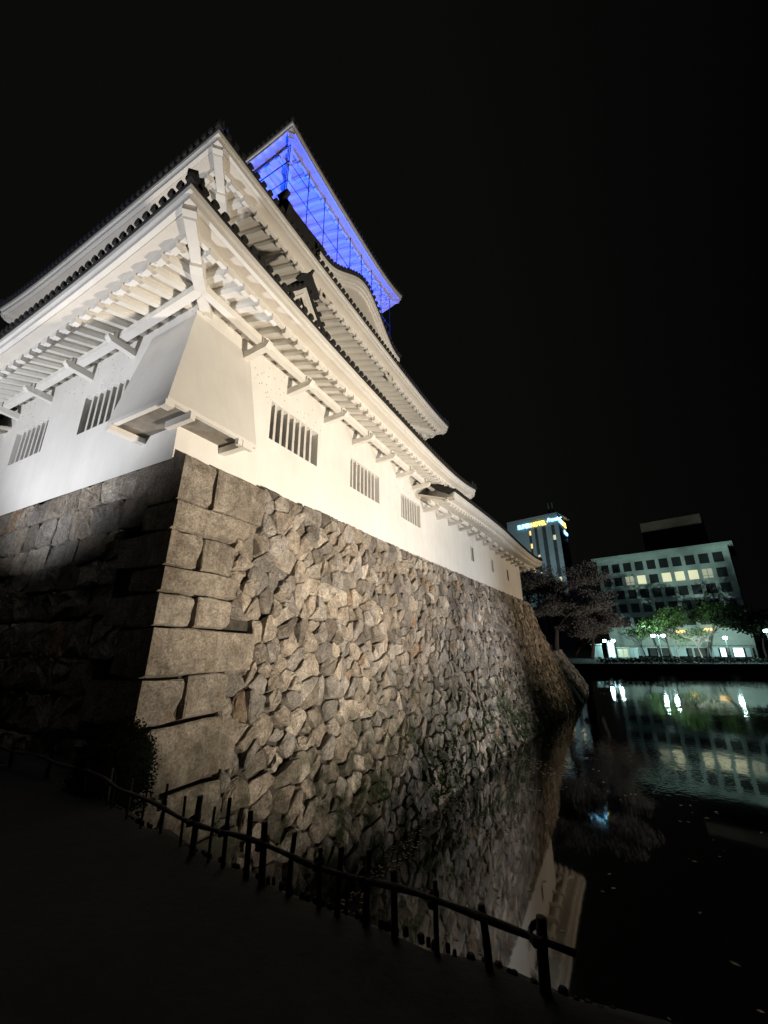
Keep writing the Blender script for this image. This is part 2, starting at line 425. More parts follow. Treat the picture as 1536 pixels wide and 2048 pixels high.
# top plate just under the rafters
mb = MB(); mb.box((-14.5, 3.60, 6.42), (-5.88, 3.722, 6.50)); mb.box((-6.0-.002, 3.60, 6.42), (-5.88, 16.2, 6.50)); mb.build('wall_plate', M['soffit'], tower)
r1 = Roof(-16.0, -4.40, 2.31, 17.60, 6.28, .25, .55, 1.60, 3.2, .5)
eave(tower, r1, 'ABCD', brackets={'A': [y-2.31 for y in (4.94, 6.38, 7.9, 9.35, 10.85, 12.4, 13.85, 15.3)],
     'B': [-4.4-x for x in (-7.94, -9.55, -11.39, -13.15)]}, hips=['AB', 'AD', 'BC'])
# second tier
mb = MB(); mb.box((-13.2, 4.9, 6.4), (-7.2, 15.0, 10.4)); mb.build('upper_wall', M['plaster'], tower)
r2 = Roof(-15.1, -5.28, 3.09, 16.83, 9.78, .06, .30, 1.95, 3.2, .45)
eave(tower, r2, 'ABCD', beam=False, hips=['AB', 'AD', 'BC'], spac=.36, rafw=.19)
# third tier
mb = MB(); mb.box((-12.3, 7.9, 10.4), (-8.15, 12.3, 16.4)); mb.build('top_wall', M['plaster'], tower)
r3 = Roof(-14.1, -6.25, 5.92, 13.98, 15.62, .2, .55, 1.95, 3.6, .55)
eave(tower, r3, 'ABCD', beam=False, hips=['AB', 'AD', 'BC'], spac=.42)
mb = MB()
mb.hexa([(-10.9, 9.3, 17.0), (-9.6, 9.3, 17.0), (-9.6, 10.6, 17.0), (-10.9, 10.6, 17.0), (-10.3, 9.3, 18.3), (-10.1, 9.3, 18.3), (-10.1, 10.6, 18.3), (-10.3, 10.6, 18.3)])
mb.hexa([(-12.0, 8.5, 16.9), (-8.3, 8.5, 16.9), (-8.3, 11.4, 16.9), (-12.0, 11.4, 16.9), (-10.6, 9, 17.6), (-9.7, 9, 17.6), (-9.7, 10.9, 17.6), (-10.6, 10.9, 17.6)])
mb.build('top_ridge', M['tile'], tower)
# balcony deck and beam ring on the third tier
mb = MB(); mb.box((-13.1, 6.9, 11.9), (-7.2, 13.2, 12.05)); mb.build('balcony_deck', M['dark'], tower)
mb = MB()
for a, b in (((-12.42, 7.70, 15.36), (-8.03, 7.898, 15.66)), ((-8.148, 7.70, 15.36), (-7.95, 12.5, 15.66))): mb.box(a, b)
mb.build('top_beam', M['trim'], tower)
# bird netting frame hung from the top eave
mb = MB(); ex, ey = -6.55, 6.22
top_z, bot_z = 15.42, 11.6
ys = [6.22, 7.2, 8.1, 8.95, 9.8, 10.65, 11.5, 12.35, 13.2]
for i, y in enumerate(ys): mb.tube([(ex, y, top_z), (ex-.02, y, bot_z)], .016, 5)
for x in (-6.62, -8.2, -9.8, -11.4, -13): mb.tube([(x, ey, top_z), (x, ey, bot_z)], .016, 5)
for z in (14.62, 13.75, 12.9): mb.tube([(-13.4, ey, z), (ex, ey, z), (ex, 13.2 if z < 14 else 7.25, z)], .016, 5)
mb.build('net_frame', M['wire'], tower)

# corner drop bay (stone-dropping bay) wrapping the near corner
bay = MB()
p0 = .60; zt, zb_ = 6.07, 3.66; th = .09
tA, tB = 5.08, -7.36; bA, bB = 4.96, -7.05
bay.loft([[(-6.0, tA, zt), (-6+p0, bA, zb_), (-6+p0, 3.72-p0, zb_), (-6.0, 3.72, zt)], [(-6.0-.002, tA, zt-.12), (-6+p0-th, bA, zb_), (-6+p0-th, 3.72-p0+th, zb_), (-6.0-.002, 3.72, zt-.35)]])
bay.loft([[(tB, 3.72, zt), (bB, 3.72-p0, zb_), (-6+p0, 3.72-p0, zb_), (-6.0, 3.72, zt)], [(tB, 3.722, zt-.12), (bB, 3.72-p0+th, zb_), (-6+p0-th, 3.72-p0+th, zb_), (-6.0, 3.722, zt-.35)]])
bay.face([(-6, tA, zt), (-6+p0, bA, zb_), (-6, bA, zb_)])
bay.face([(tB, 3.72, zt), (bB, 3.72-p0, zb_), (bB, 3.72, zb_)])
bo = bay.build('drop_bay', M['trim'], tower)
lb = MB()
lb.box((-6+p0-.075, 3.72-p0-.004, zb_-.07), (-6+p0+.004, bA, zb_-.002))
lb.box((bB, 3.72-p0-.004, zb_-.07), (-6+p0-.078, 3.72-p0+.075, zb_-.002))
lb.build('lip', M['trim'], bo)
for yy, ww in ((3.50, .09), (4.60, .13)):
    q = MB(); q.box((-5.998, yy, zb_-.20), (-6+p0+.05, yy+ww, zb_-.072)); q.build('bracket', M['trim'], bo)
q = MB(); q.box((-6+p0-.05, 4.50, zb_-.19), (-6+p0+.035, 4.85, zb_-.074)); q.build('bracket', M['trim'], bo)
for xx in (-7.0,):
    q = MB(); q.box((xx, 3.72-p0-.03, zb_-.17), (xx+.13, 3.718, zb_-.072)); q.build('bracket', M['trim'], bo)
q = MB(); q.box((-6+p0-.12, 3.72-p0-.05, zb_-.17), (-6+p0+.04, 3.72-p0+.10, zb_-.074)); q.build('corner_post', M['trim'], bo)
q = MB(); q.box((-5.998, 3.72-p0+.09, zb_-.03), (-6+p0-.08, 4.88, zb_+.0)); q.box((-6.98, 3.72-p0+.06, zb_-.03), (-6.002, 3.718, zb_+.0)); q.build('cavity_shade', simple('cavity_shade_brown', (.20, .18, .15), .9, .3, 4, .1), bo)  # added dark sheets close the open bay; brown tone stands for cavity shade
q = MB(); q.box((-5.998, 3.9, zb_+.02), (-5.93, 4.9, zb_+.16)); q.box((-6.95, 3.65, zb_+.02), (-6.1, 3.718, zb_+.16)); q.build('sill_beam', M['rafter'], bo)

# curved cusped gable on the second roof
kh = MB(); kx = -5.42; yc, hw = 9.15, 2.55
def kcurve(y):
    t = abs(y-yc)/hw
    return 10.42+1.30*(0.5*(1+math.cos(math.pi*min(1, t)**.92)))+ .10*max(0, t-.75)/.25
def band(mb, x0, x1, d0, d1, y0=yc-hw, y1=yc+hw, n=36):
    rings = []
    for k in range(n+1):
        y = y0+(y1-y0)*k/n; z = kcurve(y)
        rings.append([(x0, y, z-d0), (x1, y, z-d0), (x1, y, z-d1), (x0, y, z-d1)])
    mb.loft(rings)
band(kh, kx, kx-.10, 0, .16); band(kh, kx-.035, kx-.12, .175, .30); band(kh, kx-.09, kx-.16, .31, .42)
gb = kh.build('curved_gable', M['trim'], tower)
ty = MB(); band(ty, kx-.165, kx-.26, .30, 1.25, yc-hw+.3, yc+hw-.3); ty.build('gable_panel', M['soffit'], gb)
kt = MB(); band(kt, kx+.02, kx-2.6, -.08, .01)
n_ = 30
for k in range(n_+1):
    y = yc-hw+2*hw*k/n_; z = kcurve(y)+.08
    kt.loft([[(x, y+.05*math.cos(q), z+.05*math.sin(q)) for q in [math.pi*j/4 for j in range(5)]] for x in (kx+.03, kx-2.4)])
    kt.loft([[(x, y+.062*math.cos(q), z+.02+.062*math.sin(q)) for q in [2*math.pi*j/8 for j in range(8)]] for x in (kx+.06, kx+.01)])
kt.build('gable_tiles', M['tile'], gb)
# long ridge with its end ornament beside the curved gable
rd = MB()
rd.loft([[(-5.75+a, y, z+b) for a, b in ((-.16, -.7), (-.16, .05), (-.08, .14), (.08, .14), (.16, .05), (.16, -.7))] for y, z in ((5.45, 10.98), (6.2, 11.02), (7.0, 11.10))])
for k in range(3):
    rd.loft([[(-5.75+a, y, z+b) for a, b in ((-.18, -.03), (-.18, 0), (.18, 0), (.18, -.03))] for y, z in ((5.42, 10.98-.1-.14*k), (7.0, 11.10-.1-.14*k))])
ridge = rd.build('side_ridge', M['tile'], tower)
orn = MB()
orn.loft([[(-5.75+a, y, 10.9+b) for a, b in ((-.20, -.42), (-.30, -.1), (-.20, .12), (-.10, .2), (-.09, .38), (-.17, .44), (-.17, .52), (.17, .52), (.17, .44), (.09, .38), (.10, .2), (.20, .12), (.30, -.1), (.20, -.42))] for y in (5.32, 5.45)])
orn.tube([(-5.62, 5.30, 11.02), (-5.55, 5.30, 11.16), (-5.5, 5.30, 11.20)], .06, 6)
orn.build('ridge_ornament', M['tile'], ridge)
# small triangular gable on the first roof
sg = MB(); gx = -4.95; gy, gz, gw, gh = 5.58, 7.98, 1.05, 1.2
for s_ in (1, -1):
    def gp(t, d): return (gy+s_*gw*t, gz-gh*(t**.9)-d)
    for (x0, x1, d0, d1) in ((gx, gx-.08, .02, .15), (gx-.04, gx-.12, .165, .26)):
        sg.loft([[(x0, gp(t, 0)[0], gp(t, d0)[1]), (x1, gp(t, 0)[0], gp(t, d0)[1]), (x1, gp(t, 0)[0], gp(t, d1)[1]), (x0, gp(t, 0)[0], gp(t, d1)[1])] for t in (0, .25, .5, .75, 1.0)])
sgo = sg.build('small_gable', M['trim'], tower)
pn = MB(); pn.loft([[(x, gy-gw*.9, gz-gh), (x, gy+gw*.9, gz-gh), (x, gy, gz-.2)] for x in (gx-.2, gx-.25)]); pn.build('gable_panel', M['trim'], sgo)
gt = MB()
for s_ in (1, -1):
    gt.loft([[(gx+.05, gy+s_*gw*t, gz-gh*t**.9+.01), (gx-2.2, gy+s_*gw*t, gz-gh*t**.9+.01), (gx-2.2, gy+s_*gw*t, gz-gh*t**.9+.09), (gx+.05, gy+s_*gw*t, gz-gh*t**.9+.09)] for t in (0, .25, .5, .75, 1.03)])
    for k in range(1, 8):
        t = k/7; y, z = gy+s_*gw*t, gz-gh*t**.9+.09
        gt.loft([[(x, y+.055*math.cos(q), z+.055*math.sin(q)) for q in [2*math.pi*j/8 for j in range(8)]] for x in (gx+.10, gx-2.0)])
gt.build('gable_tiles', M['tile'], sgo)
go = MB()
go.loft([[(x, gy+a, gz+b) for a, b in ((-.36, -.10), (-.30, .06), (-.14, .2), (-.05, .34), (.05, .34), (.14, .2), (.30, .06), (.36, -.10), (0, .02))] for x in (gx+.13, gx-.02)])
go.tube([(gx+.1, gy, gz+.28), (gx+.15, gy, gz+.36), (gx+.20, gy, gz+.40)], [.04, .04, .03], 7)
go.tube([(gx, gy, gz+.16), (gx-2.2, gy, gz+.2)], .11, 8)
go.build('ridge_ornament', M['tile'], sgo)

# ================================================================== long low wing (right)
def wz(y): return interp([(14, -.45), (19.3, -.15), (23, 0), (60, 0)], y)
def wmap(v): return Vector((v.x+bend(v.y), v.y, v.z+wz(v.y)))
wing = empty('castle_wing', (-6, 26, 3.0), 'long low white castle wing with a single tiled roof beyond the tower', 'castle')
winW = [(21.2, 21.75, 4.22, 5.02), (25.5, 26.05, 4.22, 5.02), (29.8, 30.35, 4.22, 5.02)]
mb = MB(); wall_panel(mb, PA, (16.2, 34.9), (2.95, 6.1), winW, .22, 1.0)
mb.face([PA(34.9, 0, 2.95), PA(34.9, -5, 2.95), PA(34.9, -5, 6.1), PA(34.9, 0, 6.1)])
mb.build('wall', M['plaster'], wing)
for h in winW: barred_window(wing, PA, h, 2, .2, .12)
rw = Roof(-12.2, -4.40, 8.0, 37.0, 6.06, .0, .55, 1.60, 3.4, .5, wmap)
eave(wing, rw, 'A', u0={'A': 6.3}, brackets={'A': [6.9+1.52*k for k in range(13)]}, hips=['AD'])
eave(wing, rw, 'D', hips=[], brackets={'D': [3, 4.5]})
mb = MB()
mb.hexa([(-6.0, 15.40, 5.75), (-4.42, 14.28, 5.28), (-4.42, 14.34, 5.28), (-6.0, 15.46, 5.75), (-6.0, 15.40, 6.45), (-4.42, 14.28, 5.62), (-4.42, 14.34, 5.62), (-6.0, 15.46, 6.45)])
mb.build('end_board', M['trim'], wing)
mb = MB(); mb.hexa([(-6.1, 15.36, 6.46), (-4.34, 14.20, 5.64), (-4.34, 14.36, 5.64), (-6.1, 15.54, 6.46), (-6.1, 15.36, 6.56), (-4.34, 14.20, 5.72), (-4.34, 14.36, 5.72), (-6.1, 15.54, 6.56)]); mb.build('verge_tiles', M['tile'], wing)
# left wing, only its end shows at the frame edge
lw = empty('castle_wing', (-16, 6, 3.0), 'castle wing whose lower eave enters at the left edge, left of the barred windows', 'castle')
mb = MB(); mb.box((-24, 3.76, 3.0), (-14.4, 8, 5.6)); mb.build('wall', M['plaster'], lw)
rl = Roof(-26, -10.0, 2.31, 10.0, 5.55, 0, 0, 1.45, 3.0, .5)
eave(lw, rl, 'B', u0={'B': 3.4}, hips=[], brackets={'B': [4.3, 5.8, 7.3]})

# ================================================================== stone walls
def clip(poly, px, py, nx, ny):
    out = []
    for i in range(len(poly)):
        a = poly[i]; b = poly[(i+1) % len(poly)]
        da = (a[0]-px)*nx+(a[1]-py)*ny; db = (b[0]-px)*nx+(b[1]-py)*ny
        if da <= 0: out.append(a)
        if (da < 0 < db) or (db < 0 < da):
            t = da/(da-db); out.append((a[0]+(b[0]-a[0])*t, a[1]+(b[1]-a[1])*t))
    return out
def voronoi(u0, u1, v0, v1, size, jit, rnd, bound=None, aspect=1.0):
    nu = int((u1-u0)/size)+1; nv = int((v1-v0)/(size*aspect))+1
    g = {}
    for i in range(-1, nu+1):
        for j in range(-1, nv+1):
            g[i, j] = (u0+(i+.5+(j % 2)*.5+rnd.uniform(-jit, jit))*size, v0+(j+.5+rnd.uniform(-jit, jit))*size*aspect)
            if rnd.random() < .34: g[i, j, 's'] = (g[i, j][0]+rnd.uniform(.35, .6)*size, g[i, j][1]+rnd.uniform(.35, .6)*size*aspect)
    cells = []
    for key, (x, y) in g.items():
        i, j = key[0], key[1]
        P = [(x-2*size, y-2*size), (x+2*size, y-2*size), (x+2*size, y+2*size), (x-2*size, y+2*size)]
        for di in range(-3, 4):
            for dj in range(-3, 4):
                for kk in ((i+di, j+dj), (i+di, j+dj, 's')):
                    if kk == key or kk not in g: continue
                    ox, oy = g[kk]; P = clip(P, (x+ox)/2, (y+oy)/2, ox-x, oy-y)
                    if not P: break
                if not P: break
            if not P: break
        if len(P) < 3: continue
        for (px, py, nx, ny) in ((u0, 0, -1, 0), (u1, 0, 1, 0), (0, v0, 0, -1), (0, v1, 0, 1)):
            P = clip(P, px, py, nx, ny) if P else P
        if bound and P: P = bound(P)
        if P and len(P) >= 3: cells.append(P)
    return cells
def scol(rnd, z=0):
    k = rnd.random()
    base = (.56, .505, .435) if k < .42 else (.47, .45, .425) if k < .72 else (.70, .655, .59) if k < .88 else (.30, .275, .245) if k < .97 else (.48, .36, .26)
    f = rnd.uniform(.72, 1.22)
    return tuple(c*f for c in base)
def area(P):
    return abs(sum(P[i][0]*P[(i+1) % len(P)][1]-P[(i+1) % len(P)][0]*P[i][1] for i in range(len(P))))/2
def stone(mb, P, S, rnd, gap=.022, bulge=.07, out=.05, tilt=.10, c=None):
    """one stone: polygon P in (u, v) on the surface S(u, v, offset)"""
    if area(P) < .006: return
    cx = sum(p[0] for p in P)/len(P); cy = sum(p[1] for p in P)/len(P)
    rad = math.sqrt(area(P)/math.pi)
    Q = []
    for i in range(len(P)):
        a = P[i]; b = P[(i+1) % len(P)]
        l = math.hypot(a[0]-b[0], a[1]-b[1])
        if l < rad*.25:
            Q.append(((a[0]+b[0])/2, (a[1]+b[1])/2)); continue
        # knock the sharp corner off and break long edges
        t = .12
        Q.append((a[0]+(b[0]-a[0])*t, a[1]+(b[1]-a[1])*t))
        if l > rad*.55: Q.append(((a[0]+b[0])/2+rnd.uniform(-.05, .05)*l, (a[1]+b[1])/2+rnd.uniform(-.05, .05)*l))
        Q.append((b[0]+(a[0]-b[0])*t, b[1]+(a[1]-b[1])*t))
    n = len(Q)
    if n < 3: return
    tu, tv = rnd.uniform(-tilt, tilt), rnd.uniform(-tilt, tilt*1.2); o0 = rnd.uniform(-out, out)
    fx, fy = rnd.uniform(-.35, .35)*rad, rnd.uniform(-.35, .35)*rad
    col = c or scol(rnd)
    def ring(sc_, off, flat, jx=0):
        r_ = []
        for (x, y) in Q:
            dx, dy = x-cx, y-cy; L = math.hypot(dx, dy) or 1
            k = max(.2, (L-gap)/L)*sc_
            px, py = cx+dx*k+jx*fx, cy+dy*k+jx*fy
            h = off+flat*(o0+tu*(px-cx)/rad*rad+tv*(py-cy))+rnd.uniform(-.020, .020)*(1 if flat else 0)
            r_.append(mb.pt(S(px, py, h)))
        return r_
    r0 = ring(1.0, -.16, 0); r1_ = ring(1.0, bulge*.15, 1); r2_ = ring(rnd.uniform(.80, .94), bulge*.75, 1, .1); r3_ = ring(rnd.uniform(.4, .6), bulge, 1, 1.0)
    for a, b in ((r0, r1_), (r1_, r2_), (r2_, r3_)):
        for k in range(n): mb.faces([a[k], a[(k+1) % n], b[(k+1) % n], b[k]], col)
    ct = mb.pt(S(cx+fx, cy+fy, bulge*1.05+o0))
    for k in range(n): mb.faces([r3_[k], r3_[(k+1) % n], ct], col)

ZT = 3.06
def wfrac(z): return max(0, (ZT-z)/(ZT-WL))
FOOT = [(3.0, -5.45), (10.7, -5.50), (14.3, -5.32), (19.6, -4.86), (25.5, -4.03), (35.5, -2.9), (44, -2.25)]
def footx(y): return interp(FOOT, y)
def gprof(wf): return .72*wf+.28*wf**2.2
def corner_x(z): return -5.78+.18*(ZT-z)/4.1
def corner_y(z): return 3.79-.25*(ZT-z)/4.1
def far_y(z): return 36.3+3.05*gprof(wfrac(z))
def facex(y, z):
    top = -5.78+bend(y); f = footx(y)
    near = min(1, max(0, (y-3.5)/5))
    x = top+(f-top)*gprof(wfrac(z))
    return corner_x(z)*(1-near)+x*near
def rag(y): return .10*noise.noise(Vector((y*1.7, 3.1, 0)))+.05*noise.noise(Vector((y*5, 8, 0)))
def SA(u, v, o):
    """u metres along the face from the corner, v metres down from the top"""
    z = ZT-v
    y0 = corner_y(z); y1 = far_y(z); L = 33.0
    y = y0+u*(y1-y0)/L
    return Vector((facex(y, z)+o*.96, y, z+o*.25))
def SB(u, v, o):
    z = ZT-v; return Vector((corner_x(z)-u, corner_y(z)-o*.96, z+o*.2))
rnd = random.Random(5)
sw = MB()
HT = ZT-WL+.35
courses = [.0, .83, 1.32, 1.91, 2.30, 2.80, 3.48, 4.10, 4.95, 5.7, 6.4, 7.1, 8.1]
widths = []
for k in range(len(courses)-1): widths.append((1.95, 1.75, 1.35, 1.5, 1.35, 1.95, 1.45, 1.75, 1.5, 1.9, 1.5, 1.8)[k])
def boundA(P):
    vy = sum(p[1] for p in P)/len(P)
    k = 0
    while k < len(courses)-2 and vy > courses[k+1]: k += 1
    lim = widths[k]-.10
    return clip(P, lim, 0, -1, 0)
cells = voronoi(1.2, 33.0, 0.0, HT, .46, .36, rnd, boundA, .92)
for P in cells:
    P = [(u, max(v, -.0)) for u, v in P]
    vy = sum(p[1] for p in P)/len(P); uy = sum(p[0] for p in P)/len(P)
    P = [(u, v-(max(0, rag(u*1.0)) if v < .02 else 0)) for u, v in P]
    top = vy < .35
    stone(sw, P, SA, rnd, gap=rnd.uniform(.006, .030)*(1.7 if vy > 4.2 else 1.0 if vy > 2.6 else .6), bulge=rnd.uniform(.025, .075)*(.6 if top else 1), out=.050*(.5 if top else 1), tilt=.30 if not top else .12)
# far face and top sheet, earth behind the joints
v = 0.0; rows_ = [0.0]
while v < HT: v += rnd.uniform(.36, .62); rows_.append(v)
wob = lambda u, k: (.055*noise.noise(Vector((u*.8, k*3.7, 0))) if k else 0)
for k in range(len(rows_)-1):
    va, vb = rows_[k], rows_[k+1]; kc = 0
    while kc < len(courses)-2 and (va+vb)/2 > courses[kc+1]: kc += 1
    u = (.72 if kc in (1, 3, 5, 7, 9, 11) else 1.2)
    jl = 0.0
    while u < 12.5:
        L_ = rnd.uniform(.45, 1.15); jr = rnd.uniform(-.10, .10); u2 = u+L_
        P = [(u+jl, va+wob(u, k)), (u2+jr, va+wob(u2, k)), (u2-jr*.5, vb+wob(u2, k+1)), (u-jl*.5, vb+wob(u, k+1))]
        if rnd.random() < .45:
            P = P[:1]+[((P[0][0]+P[1][0])/2, P[0][1]+rnd.uniform(-.0, .07))]+P[1:]
        stone(sw, P, SB, rnd, gap=.007, bulge=rnd.uniform(.02, .045), out=.018, tilt=.05)
        u = u2; jl = jr
body = sw.build('stone_wall', M['stone'], None, recalc=True)
tag(body, 'battered dry stone castle base of rough grey-brown boulders above the moat', 'stone wall')
bk = MB()
nu, nv = 46, 12
G = [[bk.pt(SA(33.0*i/nu, HT*j/nv-.01 if j else .04, -.10)) for j in range(nv+1)] for i in range(nu+1)]
for i in range(nu):
    for j in range(nv): bk.faces([G[i][j], G[i+1][j], G[i+1][j+1], G[i][j+1]])
G = [[bk.pt(SB(12*i/4+.06, HT*j/nv+.03, -.10)) for j in range(nv+1)] for i in range(5)]
for i in range(4):
    for j in range(nv): bk.faces([G[i][j], G[i+1][j], G[i+1][j+1], G[i][j+1]])
# end face toward the far tree
G = [[bk.pt((facex(far_y(ZT-HT*j/nv), ZT-HT*j/nv)-i*1.5-.05, far_y(ZT-HT*j/nv)-.02, ZT-HT*j/nv-.02)) for j in range(nv+1)] for i in range(5)]
for i in range(4):
    for j in range(nv): bk.faces([G[i][j], G[i+1][j], G[i+1][j+1], G[i][j+1]])
bk.face([(-5.84, 3.86, ZT-.08), (-5.45, 36.2, ZT-.08), (-9, 36.2, ZT-.08), (-9, 3.86, ZT-.08)])
bk.face([(-9, 3.86, ZT-.08), (-18, 3.86, ZT-.08), (-18, 12, ZT-.08), (-9, 12, ZT-.08)])
bk.build('joint_earth', M['earth'], body)
# squared corner blocks, long and short faces alternating
for k in range(len(courses)-1):
    v0, v1 = courses[k], courses[k+1]; Wd = widths[k]
    if ZT-v0 < WL-.2: continue
    longA = k in (1, 3, 5, 7, 9, 11)
    split = None if longA else .60+.1*rnd.random()
    lenB = .75 if longA else 1.25
    def corner_block(ua, ub, wrap):
        mb = MB(); col = scol(rnd); col = tuple(c*.75+q*.25 for c, q in zip((.52, .47, .40), col))
        g = .016; sl = rnd.uniform(-.03, .02)
        def pA(u, v, o): return SA(u, v+sl*u, o)
        nseg = 5; va, vb = v0+g+(.02 if k else 0), v1-g
        def row(uv, o): return [mb.pt(pA(u, v, o)) for u, v in uv]
        rr = rnd.uniform(-.02, .03)
        rimu = [(ua+g, va), *[(ua+(ub-ua)*t, va+rnd.uniform(-.02, .02)) for t in (.3, .6)], (ub-.05, va+.03), (ub-g, va+.09), (ub-g-rnd.uniform(0, .06), (va+vb)/2), (ub-.02-rnd.uniform(0, .12), vb-.08), (ub-.09, vb), *[(ua+(ub-ua)*t, vb+rnd.uniform(-.02, .02)) for t in (.6, .3)], (ua+g, vb)]
        if wrap: rimu = [(0.0 if u <= ua+g else u, v) for u, v in rimu]
        cu, cv = (ua+ub)/2, (va+vb)/2
        r_out = row(rimu, -.16 if not wrap else -.12)
        r_a = row(rimu, .02+rr)
        r_b = row([(u, v) if (wrap and u < .01) else (cu+(u-cu)*.95+rnd.uniform(-.012, .012), cv+(v-cv)*.92+rnd.uniform(-.012, .012)) for u, v in rimu], .045+rr)
        n = len(rimu)
        for a, b in ((r_out, r_a), (r_a, r_b)):
            for i in range(n): mb.faces([a[i], a[(i+1) % n], b[(i+1) % n], b[i]], col)
        r_c = row([(cu+(u-cu)*.5, cv+(v-cv)*.5) for u, v in rimu], .055+rr+rnd.uniform(-.006, .006))
        for i in range(n): mb.faces([r_b[i], r_b[(i+1) % n], r_c[(i+1) % n], r_c[i]], col)
        mb.faces(r_c, col)
        if wrap:
            e0 = mb.pt(SB(lenB-.03, va+.02, .02)); e1 = mb.pt(SB(lenB-g, vb-.03, .02)); i0 = mb.pt(SB(lenB-.03, va+.02, -.15)); i1 = mb.pt(SB(lenB-g, vb-.03, -.15))
            mb.faces([r_b[0], r_b[-1], e1, e0], col); mb.faces([e0, e1, i1, i0], col); mb.faces([r_b[-1], r_out[-1], i1, e1], col); mb.faces([r_b[0], e0, i0, r_out[0]], col)
        mb.build('corner_stone', M['stone'], body)
    if longA: corner_block(0, Wd, True)
    else:
        corner_block(0, split, True); corner_block(split, Wd, False)

# ================================================================== ground, moat, banks
mb = MB()
mb.face([(-400, -300, -6.2), (400, -300, -6.2), (400, 700, -6.2), (-400, 700, -6.2)])
tag(mb.build('moat_bed', M['ground'], recalc=False), kind='structure')
mb = MB(); mb.face([(-5.9, -1, WL), (60, -1, WL), (120, 92, WL), (-30, 92, WL), (-30, 38.5, WL), (-5.9, 38.5, WL)])
tag(mb.build('moat_water', M['water'], recalc=False), kind='structure')
# near bank: land on the camera side of the fence, dropping steeply to the moat
FE = [(-9.5, 2.82), (-7.0, 2.79), (-5.7, 2.75), (-4.9, 2.70), (-4.36, 2.64), (-3.85, 2.52), (-3.28, 2.44), (-2.82, 2.37), (-2.26, 2.34), (-1.66, 2.30), (-1.36, 2.30), (-.95, 2.28), (-.46, 2.25), (0.2, 2.22), (1.2, 2.15), (3, 2.0), (8, 1.5), (14, 1.0)]
mb = MB()
rows = []
for i in range(73):
    x = -9.5+23.5*i/72; y = interp(FE, x)
    col = []
    for t, zz in ((-30, 0), (-6, 0), (-2.2, 0), (-.8, 0), (-.25, .0), (.02, .0), (.09, -.02), (.20, -.28), (.42, -1.2), (.75, -2.4), (1.2, -3.6), (1.6, -4.6)):
        if x < -5.7 and t > 0: yy, zz = y+t, zz*.04
        elif x < -4.3 and t > 0:
            k_ = min(1, (x+5.7)/.55)**.7; yy = y+t; zz = zz*(.04*(1-k_)+k_)
        else: yy = y+t
        jit = .05*noise.noise(Vector((x*2.3, yy*2.3, 0)))+.03*noise.noise(Vector((x*9, yy*9, 4)))
        col.append(mb.pt((x, yy, GL+zz+jit)))
    rows.append(col)
for a, b in zip(rows, rows[1:]):
    for k in range(len(a)-1): mb.faces([a[k], b[k], b[k+1], a[k+1]])
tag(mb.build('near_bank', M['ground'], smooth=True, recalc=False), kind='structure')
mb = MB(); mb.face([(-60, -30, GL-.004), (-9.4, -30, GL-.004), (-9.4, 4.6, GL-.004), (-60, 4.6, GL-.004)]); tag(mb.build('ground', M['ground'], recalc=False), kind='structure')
# edging stones under the fence
rnd = random.Random(8)
mb = MB()
for i in range(190):
    x = -8.5+i*.055+rnd.uniform(-.02, .02); y = interp(FE, x)+.055+rnd.uniform(-.015, .015)
    if x > 1.9: break
    s_ = rnd.uniform(.007, .018)
    rings = []
    for zz, k in ((-.03, 1.0), (.002, .95), (.008, .6)):
        rings.append([(x+s_*1.3*k*math.cos(q)+rnd.uniform(-.004, .004), y+s_*k*math.sin(q), GL+zz) for q in [2*math.pi*j/7 for j in range(7)]])
    mb.loft(rings)
tag(mb.build('edging_pebbles', M['ground']), 'rough dark pebble edging along the foot of the fence', 'edging', kind='stuff')

# far land
mb = MB()
mb.face([(-8, 74.1, -3.55), (-8, 74.1, WL-.6), (120, 92+14, WL-.6), (120, 92+14, -3.55)])
pts = [(-40, 74.1), (-8, 74.1), (60, 92.0), (160, 118)]
TB = [(-40, 73.6), (-2, 73.6), (22, 79.6), (160, 114)]
mb = MB()
for (a, b) in zip(TB, TB[1:]):
    mb.face([(a[0], a[1], -3.55), (b[0], b[1], -3.55), (b[0], b[1], WL-.6), (a[0], a[1], WL-.6)])
    mb.face([(a[0], a[1], -3.55), (b[0], b[1], -3.55), (b[0], 700, -3.55), (a[0], 700, -3.55)])
tag(mb.build('far_bank', M['ground'], recalc=False), kind='structure')
mb = MB()
for (a, b) in zip(TB, TB[1:]):
    mb.hexa([(a[0], a[1]-.06, -3.62), (b[0], b[1]-.06, -3.62), (b[0], b[1]+.4, -3.62), (a[0], a[1]+.4, -3.62), (a[0], a[1]-.06, -3.46), (b[0], b[1]-.06, -3.46), (b[0], b[1]+.4, -3.46), (a[0], a[1]+.4, -3.46)])
tag(mb.build('bank_kerb', M['concrete']), kind='structure')
